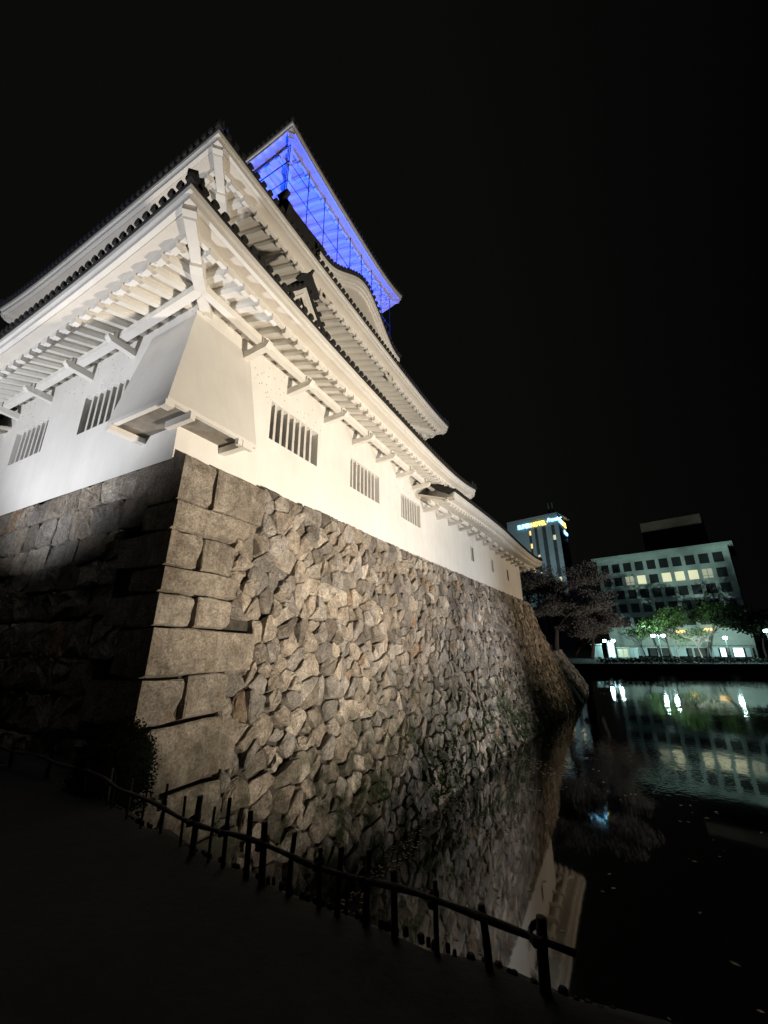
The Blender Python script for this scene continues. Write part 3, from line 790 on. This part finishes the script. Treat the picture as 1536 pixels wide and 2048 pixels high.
# island behind the wing: terrain the cherry tree grows on, with a rubble slope
mb = MB()
prof = [(-30, -.4), (-9, -.4), (-5.8, -.5), (-4.9, -1.2), (-4.2, -2.4), (-3.4, -3.6), (-2.7, -4.9)]
rows = []
for i in range(40):
    y = 37.5+i*.62; sh = interp([(37, .3), (45, .35), (53, 0), (58, -3), (62, -7)], y)
    rows.append([mb.pt((x+(sh if x > -9 else 0)+.2*noise.noise(Vector((x, y, 1))), y, z+.08*noise.noise(Vector((x*.8, y*.8, 5))))) for x, z in prof])
for a, b in zip(rows, rows[1:]):
    for k in range(len(a)-1): mb.faces([a[k], b[k], b[k+1], a[k+1]])
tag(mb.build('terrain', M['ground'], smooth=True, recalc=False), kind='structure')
rv = MB(); rnd = random.Random(21)
def SR(u, v, o):
    y = 39.6+u; sh = interp([(37, .3), (45, .35), (53, 0), (58, -3), (62, -7)], y)
    x = interp([(0, -5.0), (1.3, -4.35), (2.6, -3.5), (4, -2.75)], v)+sh; z = interp([(0, -1.0), (1.3, -2.2), (2.6, -3.5), (4, -4.9)], v)
    return Vector((x+o*.75, y, z+o*.6))
for P in voronoi(0, 15.5, 0, 4, .55, .38, rnd, None, .9): stone(rv, P, SR, rnd, gap=.03, bulge=.12, out=.07, tilt=.3)
tag(rv.build('rubble_slope', M['stone']), 'low sloping rubble wall at the waterline under the brown tree', 'stone wall')

# ================================================================== fence
fence = empty('fence', (-3, 2.45, GL), 'low rustic fence of dark round posts and one rope-tied rail along the bank', 'fence')
posts = [(-8.2, .34, .030, 0), (-7.5, .36, .028, 0), (-6.7, .35, .028, 0), (-5.75, .36, .028, 0), (-4.88, .32, .022, 0), (-4.36, .33, .016, 1), (-4.22, .30, .012, 0), (-3.85, .33, .015, 1), (-3.60, .32, .012, 0), (-3.28, .40, .014, 0),
         (-2.98, .36, .014, 1), (-2.82, .40, .030, 1), (-2.64, .36, .013, 1), (-2.49, .44, .020, 0), (-2.26, .40, .026, 1), (-2.12, .36, .030, 0), (-1.90, .34, .022, 0), (-1.66, .31, .020, 1), (-1.54, .34, .024, 0), (-1.36, .36, .024, 0), (-1.18, .30, .024, 0),
         (-.95, .31, .018, 1), (-.69, .27, .024, 0), (-.46, .30, .032, 0)]
rnd = random.Random(4)
for x, h, r_, pale in posts:
    h *= .88
    y = interp(FE, x); mb = MB(); lx, ly = rnd.uniform(-.03, .03), rnd.uniform(-.01, .01)
    mb.tube([(x, y, GL-.1), (x+lx*.4, y+ly*.5, GL+h*.5), (x+lx, y+ly, GL+h), (x+lx, y+ly, GL+h+.004)], [r_*.78, r_*.74, r_*.7, r_*.4], 9)
    mb.build('post', M['bamboo'] if pale else M['wood'], fence, smooth=True)
rp = []
for i in range(60):
    x = -8.6+i*.1405; rp.append((x, interp(FE, x)-.035, GL+.205+.012*math.sin(x*5)+.008*noise.noise(Vector((x*3, 0, 0)))))
mb = MB(); mb.tube(rp, [.015+.003*math.sin(i*1.7) for i in range(60)], 8); mb.build('rail', M['wood'], fence, smooth=True)
for x, h, r_, pale in posts[9:24:2]:
    y = interp(FE, x); mb = MB()
    for k in range(3):
        mb.tube([(x+(r_*.8+.008)*math.cos(q), y-.016+(r_*.8+.024)*math.sin(q), GL+.195+.012*k+.01*math.sin(q)) for q in [2*math.pi*j/10 for j in range(11)]], .006, 5)
    mb.build('rope_tie', M['wood'], fence)

# ================================================================== foliage
def leafcloud(mb, centres, per, size, rnd, droop=0.0):
    for (cx, cy, cz, rx, ry, rz) in centres:
        for _ in range(per):
            while True:
                a, b_, c = rnd.uniform(-1, 1), rnd.uniform(-1, 1), rnd.uniform(-1, 1)
                if a*a+b_*b_+c*c < 1: break
            p = Vector((cx+a*rx, cy+b_*ry, cz+c*rz)); s_ = size*rnd.uniform(.6, 1.4)
            d = Vector((rnd.uniform(-1, 1), rnd.uniform(-1, 1), rnd.uniform(-1, 1)-droop)).normalized()
            e_ = d.orthogonal().normalized()*s_*.45
            mb.face([p, p+d*s_*.5+e_, p+d*s_, p+d*s_*.5-e_])
def grow(rnd, base, h, r0, spread, levels=4, up=.35, kids=3, tw=(), lean=(0, 0), droop=0.):
    segs = []; tips = []
    def rec(p, d, L, r_, lv):
        pts = [p]; q = p.copy(); dd = d.copy()
        for i in range(3):
            dd = (dd+Vector((rnd.uniform(-.22, .22), rnd.uniform(-.22, .22), rnd.uniform(-.12, .16)-droop*(lv < 2)))).normalized()
            q = q+dd*L/3; pts.append(q.copy())
        segs.append((pts, [r_, r_*.85, r_*.7, r_*.55]))
        if lv == 0:
            tips.append(q); return
        if lv <= 2: tips.append(pts[2])
        for k in range(kids):
            a = rnd.uniform(0, 2*math.pi); o = Vector((math.cos(a), math.sin(a), rnd.uniform(-.1, .3)))
            nd = (dd*(.55+up*.5)+o*spread).normalized()
            rec(pts[rnd.choice((2, 3, 3))], nd, L*rnd.uniform(.62, .85), r_*.55, lv-1)
    rec(Vector(base), Vector((lean[0], lean[1], 1)).normalized(), h, r0, levels)
    return segs, tips
def tree(name, label, cat, base, h, r0, spread, levels, kids, leafmat, per, lsize, crown, seed, lean=(0, 0), droop=0., group=None, minr=.012):
    rnd = random.Random(seed)
    t = empty(name, base, label, cat, group)
    segs, tips = grow(rnd, base, h, r0, spread, levels, .35, kids, lean=lean, droop=droop)
    mb = MB()
    for pts, rr in segs: mb.tube(pts, [max(minr, q) for q in rr], 5 if rr[0] < .08 else 7)
    mb.build('trunk', M['bark'], t, smooth=True)
    if per:
        mb = MB(); leafcloud(mb, [(p.x, p.y, p.z, crown, crown, crown*.7) for p in tips], per, lsize, rnd, droop)
        mb.build('crown', leafmat, t, recalc=False)
    return t
tree('cherry_tree', 'big brownish twiggy cherry tree just past the castle wing end', 'tree', (-4.9, 47, -1.0), 3.4, .34, .95, 5, 3, M['blossom'], 95, .12, .75, 3, (.25, -.05), .10)
tree('cherry_tree', 'dark drooping cherry tree leaning out over the moat, in front of the shop lights', 'tree', (-3.4, 51.5, -1.6), 2.8, .26, 1.0, 5, 3, M['blossom'], 65, .11, .66, 9, (.75, .05), .16)
tree('cherry_tree', 'low spreading brown cherry tree closest to the castle wing corner', 'tree', (-1.8, 50.5, -1.9), 2.1, .26, 1.1, 5, 3, M['blossom'], 65, .11, .66, 63, (.35, .3), .16)
tree('cherry_tree', 'smaller brown tree rising above the wing roof in front of the hotel', 'tree', (-9.5, 55, -1.0), 4.2, .3, .8, 4, 3, M['blossom'], 30, .2, .8, 14, (.1, 0), .0)
# far bank trees
tree('green_tree', 'green leafy tree lit by the twin street lamp before the office block', 'tree', (10.5, 98, -3.5), 4.6, .16, 1.0, 4, 3, M['leafg'], 46, .34, 1.05, 31, (.05, 0))
tree('green_tree', 'green leafy tree to the right of the twin street lamp', 'tree', (16.0, 98, -3.5), 4.3, .18, 1.05, 4, 3, M['leafg'], 46, .34, 1.1, 37, (.08, 0))
tree('bare_tree', 'small bare pale tree right beside the twin street lamp', 'tree', (10.4, 88, -3.5), 2.0, .10, .75, 4, 3, None, 0, .1, 1, 41, minr=.02)
tree('bare_tree', 'bare tree with a forked trunk in the middle of the far bank', 'tree', (13.6, 87.5, -3.5), 2.3, .12, .8, 4, 3, None, 0, .1, 1, 45, minr=.025)
tree('bare_tree', 'thin bare tree left of the twin street lamp', 'tree', (5.6, 87, -3.5), 2.3, .1, .6, 4, 3, None, 0, .1, 1, 49, minr=.02)
tree('evergreen_tree', 'dark evergreen tree at the right edge behind the office block corner', 'tree', (23.0, 92, -3.5), 3.6, .2, 1.0, 4, 3, M['leafd'], 50, .36, 1.3, 51)
tree('evergreen_tree', 'dark evergreen tree filling the right frame edge on the far bank', 'tree', (28.5, 93, -3.5), 3.8, .2, 1.0, 4, 3, M['leafd'], 50, .36, 1.4, 57)
# hedge on far bank
rnd = random.Random(77); mb = MB(); cs = []
for i in range(70):
    x = -1.5+i*.5; y = interp(TB, x)+2.2
    cs.append((x, y, -3.1+rnd.uniform(-.05, .08), .5, .5, .42))
leafcloud(mb, cs, 75, .2, rnd)
mb.build('hedge', M['leafg'], None, recalc=False); h_ = bpy.data.objects['hedge']; tag(h_, 'low clipped hedge running along the far bank of the moat', 'hedge')
# clipped bush at castle corner
rnd = random.Random(3); bush = empty('bush', (-4.95, 3.02, GL), 'rounded clipped dark bush at the foot of the castle corner', 'bush')
mb = MB()
for _ in range(9000):
    d = Vector((rnd.gauss(0, 1), rnd.gauss(0, 1), rnd.gauss(.5, .8))).normalized()*(.40+.07*noise.noise(Vector((rnd.random()*9, 1, 1)))+rnd.uniform(-.1, .03))
    p = Vector((-4.95, 3.02, GL))+Vector((d.x*1.05, d.y*.95, d.z*1.5))
    s_ = rnd.uniform(.012, .03); a = Vector((rnd.uniform(-1, 1), rnd.uniform(-1, 1), rnd.uniform(-1, 1))).normalized(); e_ = a.orthogonal()*s_*.4
    mb.face([p, p+a*s_*.5+e_, p+a*s_, p+a*s_*.5-e_])
mb.build('foliage', M['leafd'], bush, recalc=False)
mb = MB()
mb.loft([[(-4.95+r_*math.cos(q)*(1+.06*math.sin(3*q)), 3.02+r_*.9*math.sin(q), GL+z_) for q in [2*math.pi*j/20 for j in range(20)]] for r_, z_ in ((.2, -.25), (.36, -.02), (.375, .2), (.33, .36), (.22, .48), (.08, .55))])
mb.build('twig_mass', M['leafd'], bush, smooth=True)
mb = MB()
for k in range(7):
    a = k*.9; mb.tube([(-4.95, 3.02, GL-.05), (-4.95+.15*math.cos(a), 3.02+.15*math.sin(a), GL+.25), (-4.95+.28*math.cos(a), 3.02+.28*math.sin(a), GL+.42)], [.015, .01, .006], 5)
mb.build('stems', M['bark'], bush)
# moss and ferns in the joints of the lower stones
rnd = random.Random(15); mb = MB()
for _ in range(900):
    u = rnd.uniform(6, 32.5); v = HT-.4-abs(rnd.gauss(0, 1.25)); 
    if v < 3.0 or noise.noise(Vector((u*.45, v*.6, 2))) < .0: continue
    c0 = SA(u, v, .02)
    for _k in range(9):
        p = c0+Vector((rnd.uniform(-.03, .05), rnd.uniform(-.10, .10), rnd.uniform(-.08, .08)))
        s_ = rnd.uniform(.04, .10); a = Vector((rnd.uniform(.2, 1), rnd.uniform(-.7, .7), rnd.uniform(-.8, .5))).normalized(); e_ = a.orthogonal()*s_*.35
        mb.face([p, p+a*s_*.5+e_, p+a*s_, p+a*s_*.5-e_])
tag(mb.build('moss_tufts', M['leafg'], None, recalc=False), 'green moss and fern tufts sprouting between the lower wall stones', 'moss', kind='stuff')
# floating petals and leaves
rnd = random.Random(19); mb = MB()
for _ in range(2600):
    y = rnd.choice((rnd.uniform(5, 22), rnd.uniform(5, 60))); fx_ = footx(y)
    x = fx_+abs(rnd.gauss(0, 1.1))+.1 if rnd.random() < .75 else fx_+rnd.uniform(0, 14)
    if noise.noise(Vector((x*.6, y*.35, 0))) < .02: continue
    s_ = rnd.uniform(.025, .075); a = rnd.uniform(0, 6.28)
    mb.face([(x+s_*math.cos(a+q)*k_, y+s_*math.sin(a+q)*k_, WL+.006) for q, k_ in ((0, 1), (1.5, .5), (3.1, 1), (4.6, .5))])
tag(mb.build('floating_leaves', simple('pale_petals', (.30, .25, .20), .8, .4, 3, 0), None, recalc=False), 'pale fallen petals and leaves floating on the dark moat water', 'leaves', kind='stuff')

# ================================================================== office block
fd = Vector((-.96840549, .24938084, 0)); nd = Vector((-.24938084, -.96840549, 0)); R0 = Vector((24.67, 105, 0))
def OF(t, o, z): return tuple(R0+fd*t+nd*o+Vector((0, 0, z)))
def obox(mb, t0, t1, o0, o1, z0, z1):
    mb.hexa([OF(t0, o0, z0), OF(t1, o0, z0), OF(t1, o1, z0), OF(t0, o1, z0), OF(t0, o0, z1), OF(t1, o0, z1), OF(t1, o1, z1), OF(t0, o1, z1)])
office = empty('office_building', OF(12, 0, -3.5), 'pale wide office block with square windows and one lit floor across the moat', 'building')
holes = []; rowsz = [(15.25, 17.35), (12.1, 14.1), (9.0, 11.0), (5.9, 7.9), (2.8, 4.8)]
for ri, (z0, z1) in enumerate(rowsz):
    for c in range(10):
        t0 = .75+c*2.41; holes.append((t0, t0+1.7, z0, z1))
mb = MB(); wall_panel(mb, OF, (0, 24.6), (-1.4, 18.45), holes, .35, 30)
obox(mb, 24.6, 24.9, 0, -16, -3.5, 18.45); obox(mb, -.3, 0, .0, -16, -3.5, 18.45); obox(mb, 0, 24.6, -15.7, -16, -3.5, 18.45)
mb.build('wall', M['concrete'], office)
rnd = random.Random(2)
for i, h in enumerate(holes):
    ri, c = divmod(i, 10)
    mat = M['glass']
    if ri == 1 and c in (2, 3, 4): mat = M['winwarm']
    if ri == 1 and c in (6,): mat = M['winwarm']
    if ri == 1 and c in (1, 7): mat = M['winwarm2']
    mb = MB(); mb.face([OF(h[0], -.32, h[2]), OF(h[1], -.32, h[2]), OF(h[1], -.32, h[3]), OF(h[0], -.32, h[3])])
    wn = mb.build('window', mat, office, recalc=False)
    if mat == M['winwarm2']:
        mb = MB(); um = (h[0]+h[1])/2; obox(mb, um-.04, um+.04, -.30, -.24, h[2], h[3]); obox(mb, h[0], h[1], -.30, -.24, h[2]+.55, h[2]+.61); mb.build('frame', M['roofmetal'], wn)
mb = MB(); obox(mb, -1.25, 25.6, 1.3, -17, 18.6, 19.05); obox(mb, -.9, 25.2, .8, -16.5, 18.45, 18.6); mb.build('roof', M['concrete'], office)
mb = MB(); obox(mb, -.36, -.02, .02, .36, -1.4, 18.44); mb.build('corner_pillar', M['concrete'], office)
mb = MB(); obox(mb, 3, 15, -6, -14, 19.06, 27.5); mb.build('penthouse', simple('brown_cladding', (.16, .115, .085), .8, .15, 1, .1), office)
mb = MB(); obox(mb, -.3, 24.9, 1.6, -.02, -1.75, -1.42); mb.build('canopy', M['concrete'], office)
for k in range(9):
    mb = MB(); obox(mb, .3+k*3.02, .65+k*3.02, 1.0, .6, -3.5, -1.75); mb.build('arcade_post', M['concrete'], office)
for k, (t0, t1, mt) in enumerate(((.5, 1.4, 'shopdim'), (1.7, 3.2, 'shopcool'), (4.4, 5.2, 'shopcool'), (5.5, 7.0, 'shopdim'), (7.6, 10.5, 'glass'), (10.8, 13.6, 'shopdim'), (14.0, 17.4, 'glass'), (17.8, 21.0, 'shopdim'), (21.5, 24.3, 'glass'))):
    mb = MB(); mb.face([OF(t0, -.05, -3.4), OF(t1, -.05, -3.4), OF(t1, -.05, -1.78), OF(t0, -.05, -1.78)]); mb.build('shop_window', M[mt], office, recalc=False)
for t0 in (5.6, 10.2):
    mb = MB(); obox(mb, t0, t0+1.5, .5, .2, 1.6 if t0 < 6 else 1.3, 2.1 if t0 < 6 else 1.8)
    mb.build('lit_window', M['winorange'], office)

# small lit kiosks and signs left of office, seen through tree
rnd = random.Random(6)
for i, (x, y, w_, h_, mt, lb_) in enumerate(((-2.2, 96, 1.5, 2.4, 'shopdim', 'low dim shop front glimpsed through the cherry branches'), (.4, 98, 1.0, 3.0, 'shopcool', 'tall bright blue-white shop front behind the drooping tree'),
                                        (2.4, 97, 1.6, 1.8, 'winwarm2', 'small warm lit kiosk beside the twin-headed lamp on the left'), (4.2, 98, 1.2, 1.6, 'shopdim', 'dim glass kiosk by the thin bare tree'))):
    k = empty('kiosk', (x, y, -3.55), lb_, 'kiosk', 'small lit fronts on the far street')
    mb = MB(); mb.box((x-w_/2-.2, y+.1, -3.55), (x+w_/2+.2, y+2.5, -3.3+h_)); mb.box((x-w_/2-.3, y-.3, -3.3+h_+.003), (x+w_/2+.3, y+2.6, -3.15+h_)); mb.build('body', M['concrete'], k)
    mb = MB(); mb.box((x-w_/2, y+.02, -3.3), (x-.05, y+.098, -3.45+h_)); mb.box((x+.05, y+.02, -3.3), (x+w_/2, y+.098, -3.45+h_)); mb.build('lit_glass', M[mt], k)
# far dark building mass behind the tree on the left with blue glow window
# ================================================================== street lamps
def street_lamp(x, y, ztop, twin, label, em=1.0, group='street lamps on the far bank'):
    t = empty('street_lamp', (x, y, -3.55), label, 'street lamp', group)
    mb = MB(); mb.tube([(x, y, -3.55), (x, y, -3.2), (x, y, -3.19), (x, y, ztop+.05)], [.11, .10, .06, .045], 8)
    mb.build('pole', M['metal'], t)
    offs = (-.78, .78) if twin else (0,)
    for o in offs:
        if o:
            mb = MB(); mb.tube([(x, y, ztop-.35), (x+o*.6, y, ztop+.02), (x+o, y, ztop+.12)], .03, 6); mb.build('arm', M['metal'], t)
        hz = ztop+(.0 if o else .12)
        mb = MB()
        mb.loft([[(x+o+r_*math.cos(q), y+r_*math.sin(q), hz+dz) for q in [2*math.pi*j/10 for j in range(10)]] for r_, dz in ((.10, -.32), (.28, -.26), (.34, -.05), (.28, .08), (.06, .14))])
        mb.build('lamp_head', M['lampcool'], t, smooth=True)
        mb = MB()
        mb.loft([[(x+o+r_*math.cos(q), y+r_*math.sin(q), hz+dz) for q in [2*math.pi*j/10 for j in range(10)]] for r_, dz in ((.27, .10), (.24, .17), (.05, .24))])
        mb.build('cap', M['metal'], t)
        lamp('lamp_light', 'POINT', (x+o, y-.45, hz-.1), 900*em, (.62, 1.0, .93), size=.2)
street_lamp(8.38, 92, .75, True, 'twin-headed bright street lamp in front of the office block')
street_lamp(.2, 95, -.05, True, 'twin street lamp shining through the cherry branches', .5)
street_lamp(17.3, 88, .1, False, 'single street lamp to the right of the green trees')
street_lamp(22.1, 85.5, 1.05, False, 'single street lamp cut by the right frame edge', .7)
lamp('facade_wash', 'SPOT', (12, 80, -3.2), 23000, (.70, 1.0, .90), (12.5, 107, 9), 75, .6, .3)

# ================================================================== hotel
H0 = Vector((-11.37, 190, 0)); hl = Vector((-.970, .2428, 0)); hr = Vector((.1308, .9914, 0)); hn = Vector((-.2428, -.970, 0)); hn2 = Vector((.9914, -.1308, 0))
def HF(t, o, z): return tuple(H0+hl*t+hn*o+Vector((0, 0, z)))
def HR(t, o, z): return tuple(H0+hr*t+hn2*o+Vector((0, 0, z)))
hotel = empty('hotel_building', (-20, 195, -3.5), 'tall grey hotel tower with glowing blue and yellow roof sign', 'building')
WID = 24.3; HT_ = 55.8
cols = [(1.9, 3.4), (5.9, 7.7), (9.9, 11.3), (12.9, 14.1)]
holes = [(a, b, 3, 50.5) for a, b in cols]
mb = MB(); wall_panel(mb, HF, (0, WID), (-3.5, HT_), holes, 1.2, 60)
hr_holes = [(1.5, 16.0, 47.2-3.55*k-2.5, 47.2-3.55*k) for k in range(13)]
wall_panel(mb, HR, (0, 18), (-3.5, HT_), hr_holes, 1.5, 60)
mb.face([HF(0, 0, HT_), HF(WID, 0, HT_), HF(WID, -18, HT_), HF(0, -18, HT_)])
mb.build('wall', M['hotelw'], hotel)
mb = MB()
for a, b in cols: mb.face([HF(a, -1.0, 3), HF(b, -1.0, 3), HF(b, -1.0, 50.5), HF(a, -1.0, 50.5)])
for h in hr_holes: mb.face([HR(h[0], -1.4, h[2]), HR(h[1], -1.4, h[2]), HR(h[1], -1.4, h[3]), HR(h[0], -1.4, h[3])])
mb.build('window_bands', simple('band_glass', (.055, .06, .065), .5, .5, .5, 0), hotel, recalc=False)
for ci, zc in ((0, 43.5), (3, 47.5), (3, 41.2), (2, 35.5), (1, 22), (3, 30), (0, 24.5), (2, 27.5)):
    a, b = cols[ci]; mb = MB(); mb.face([HF(a+.1, -.93, zc), HF(b-.1, -.93, zc), HF(b-.1, -.93, zc+2.2), HF(a+.1, -.93, zc+2.2)]); mb.build('lit_window', M['winorange'] if ci % 2 else M['winwarm'], hotel, recalc=False)
mb = MB()
for dx in (0, 1.8): mb.tube([HF(2.5+dx, -3, HT_), HF(2.5+dx, -3, HT_+6.0)], .3, 8)
mb.tube([HF(2.5, -3, HT_+2), HF(4.3, -3, HT_+2)], .15, 6)
mb.build('antenna', M['roofmetal'], hotel)
def text(body, size, mat, origin, xdir, up, parent, shear=0., bold=.0, wx=.80):
    cu = bpy.data.curves.new('sign_text', 'FONT'); cu.body = body; cu.size = size; cu.extrude = .12; cu.shear = shear; cu.offset = bold
    tmp = bpy.data.objects.new('tmp_text', cu); C.objects.link(tmp)
    dg = bpy.context.evaluated_depsgraph_get(); me = bpy.data.meshes.new_from_object(tmp.evaluated_get(dg))
    bpy.data.objects.remove(tmp)
    x = Vector(xdir).normalized(); z = Vector(up); nrm = x.cross(z).normalized()
    mt = Matrix((( x.x, z.x, nrm.x, origin[0]), (x.y, z.y, nrm.y, origin[1]), (x.z, z.z, nrm.z, origin[2]), (0, 0, 0, 1)))
    me.transform(Matrix.Diagonal((wx, 1, 1, 1))); me.transform(mt); me.materials.clear(); me.materials.append(mat)
    o = bpy.data.objects.new('sign_letters', me); C.objects.link(o); o.parent = parent; o.matrix_parent_inverse = parent_inv(parent)
    return max((v.co-Vector(origin)).dot(x) for v in me.vertices)
xd = -hl
s0 = 18.9
wd = text('SUPER', 2.8, M['signblue'], HF(s0, .35, 51.1), xd, (0, 0, 1), hotel, 0, .05)
wd2 = text('HOTEL', 2.8, M['signyellow'], HF(s0-wd-.2, .35, 51.1), xd, (0, 0, 1), hotel, 0, .05)
text('Premier', 2.5, M['signblue'], HF(s0-wd-wd2-.6, .35, 51.9), xd, (0, 0, 1), hotel, .45, .03)
w3 = text('SUPER', 2.9, M['signblue'], HR(.8, .35, 51.4), hr, (0, 0, 1), hotel, 0, .05)
text('HOTEL', 2.9, M['signyellow'], HR(.8+w3+.2, .35, 51.4), hr, (0, 0, 1), hotel, 0, .05)
text('Premier', 2.6, M['signblue'], HR(9.0, .35, 47.6), hr, (0, 0, 1), hotel, .45, .03)
mb = MB(); mb.box((HF(WID, 0, 0)[0]-1.6, HF(WID, 0, 0)[1]-.6, 40.5), (HF(WID, 0, 0)[0]-.05, HF(WID, 0, 0)[1]+.6, 44.5)); mb.build('side_sign', emis('dim_blue', (.15, .35, .8), .8), hotel)
lamp('hotel_wash', 'SPOT', (-20, 140, 0), 70000, (.66, .95, .95), (-22, 190, 38), 55, 1.0, 1.0)
print('objects', len(bpy.data.objects), 'faces', sum(len(m.polygons) for m in bpy.data.meshes))
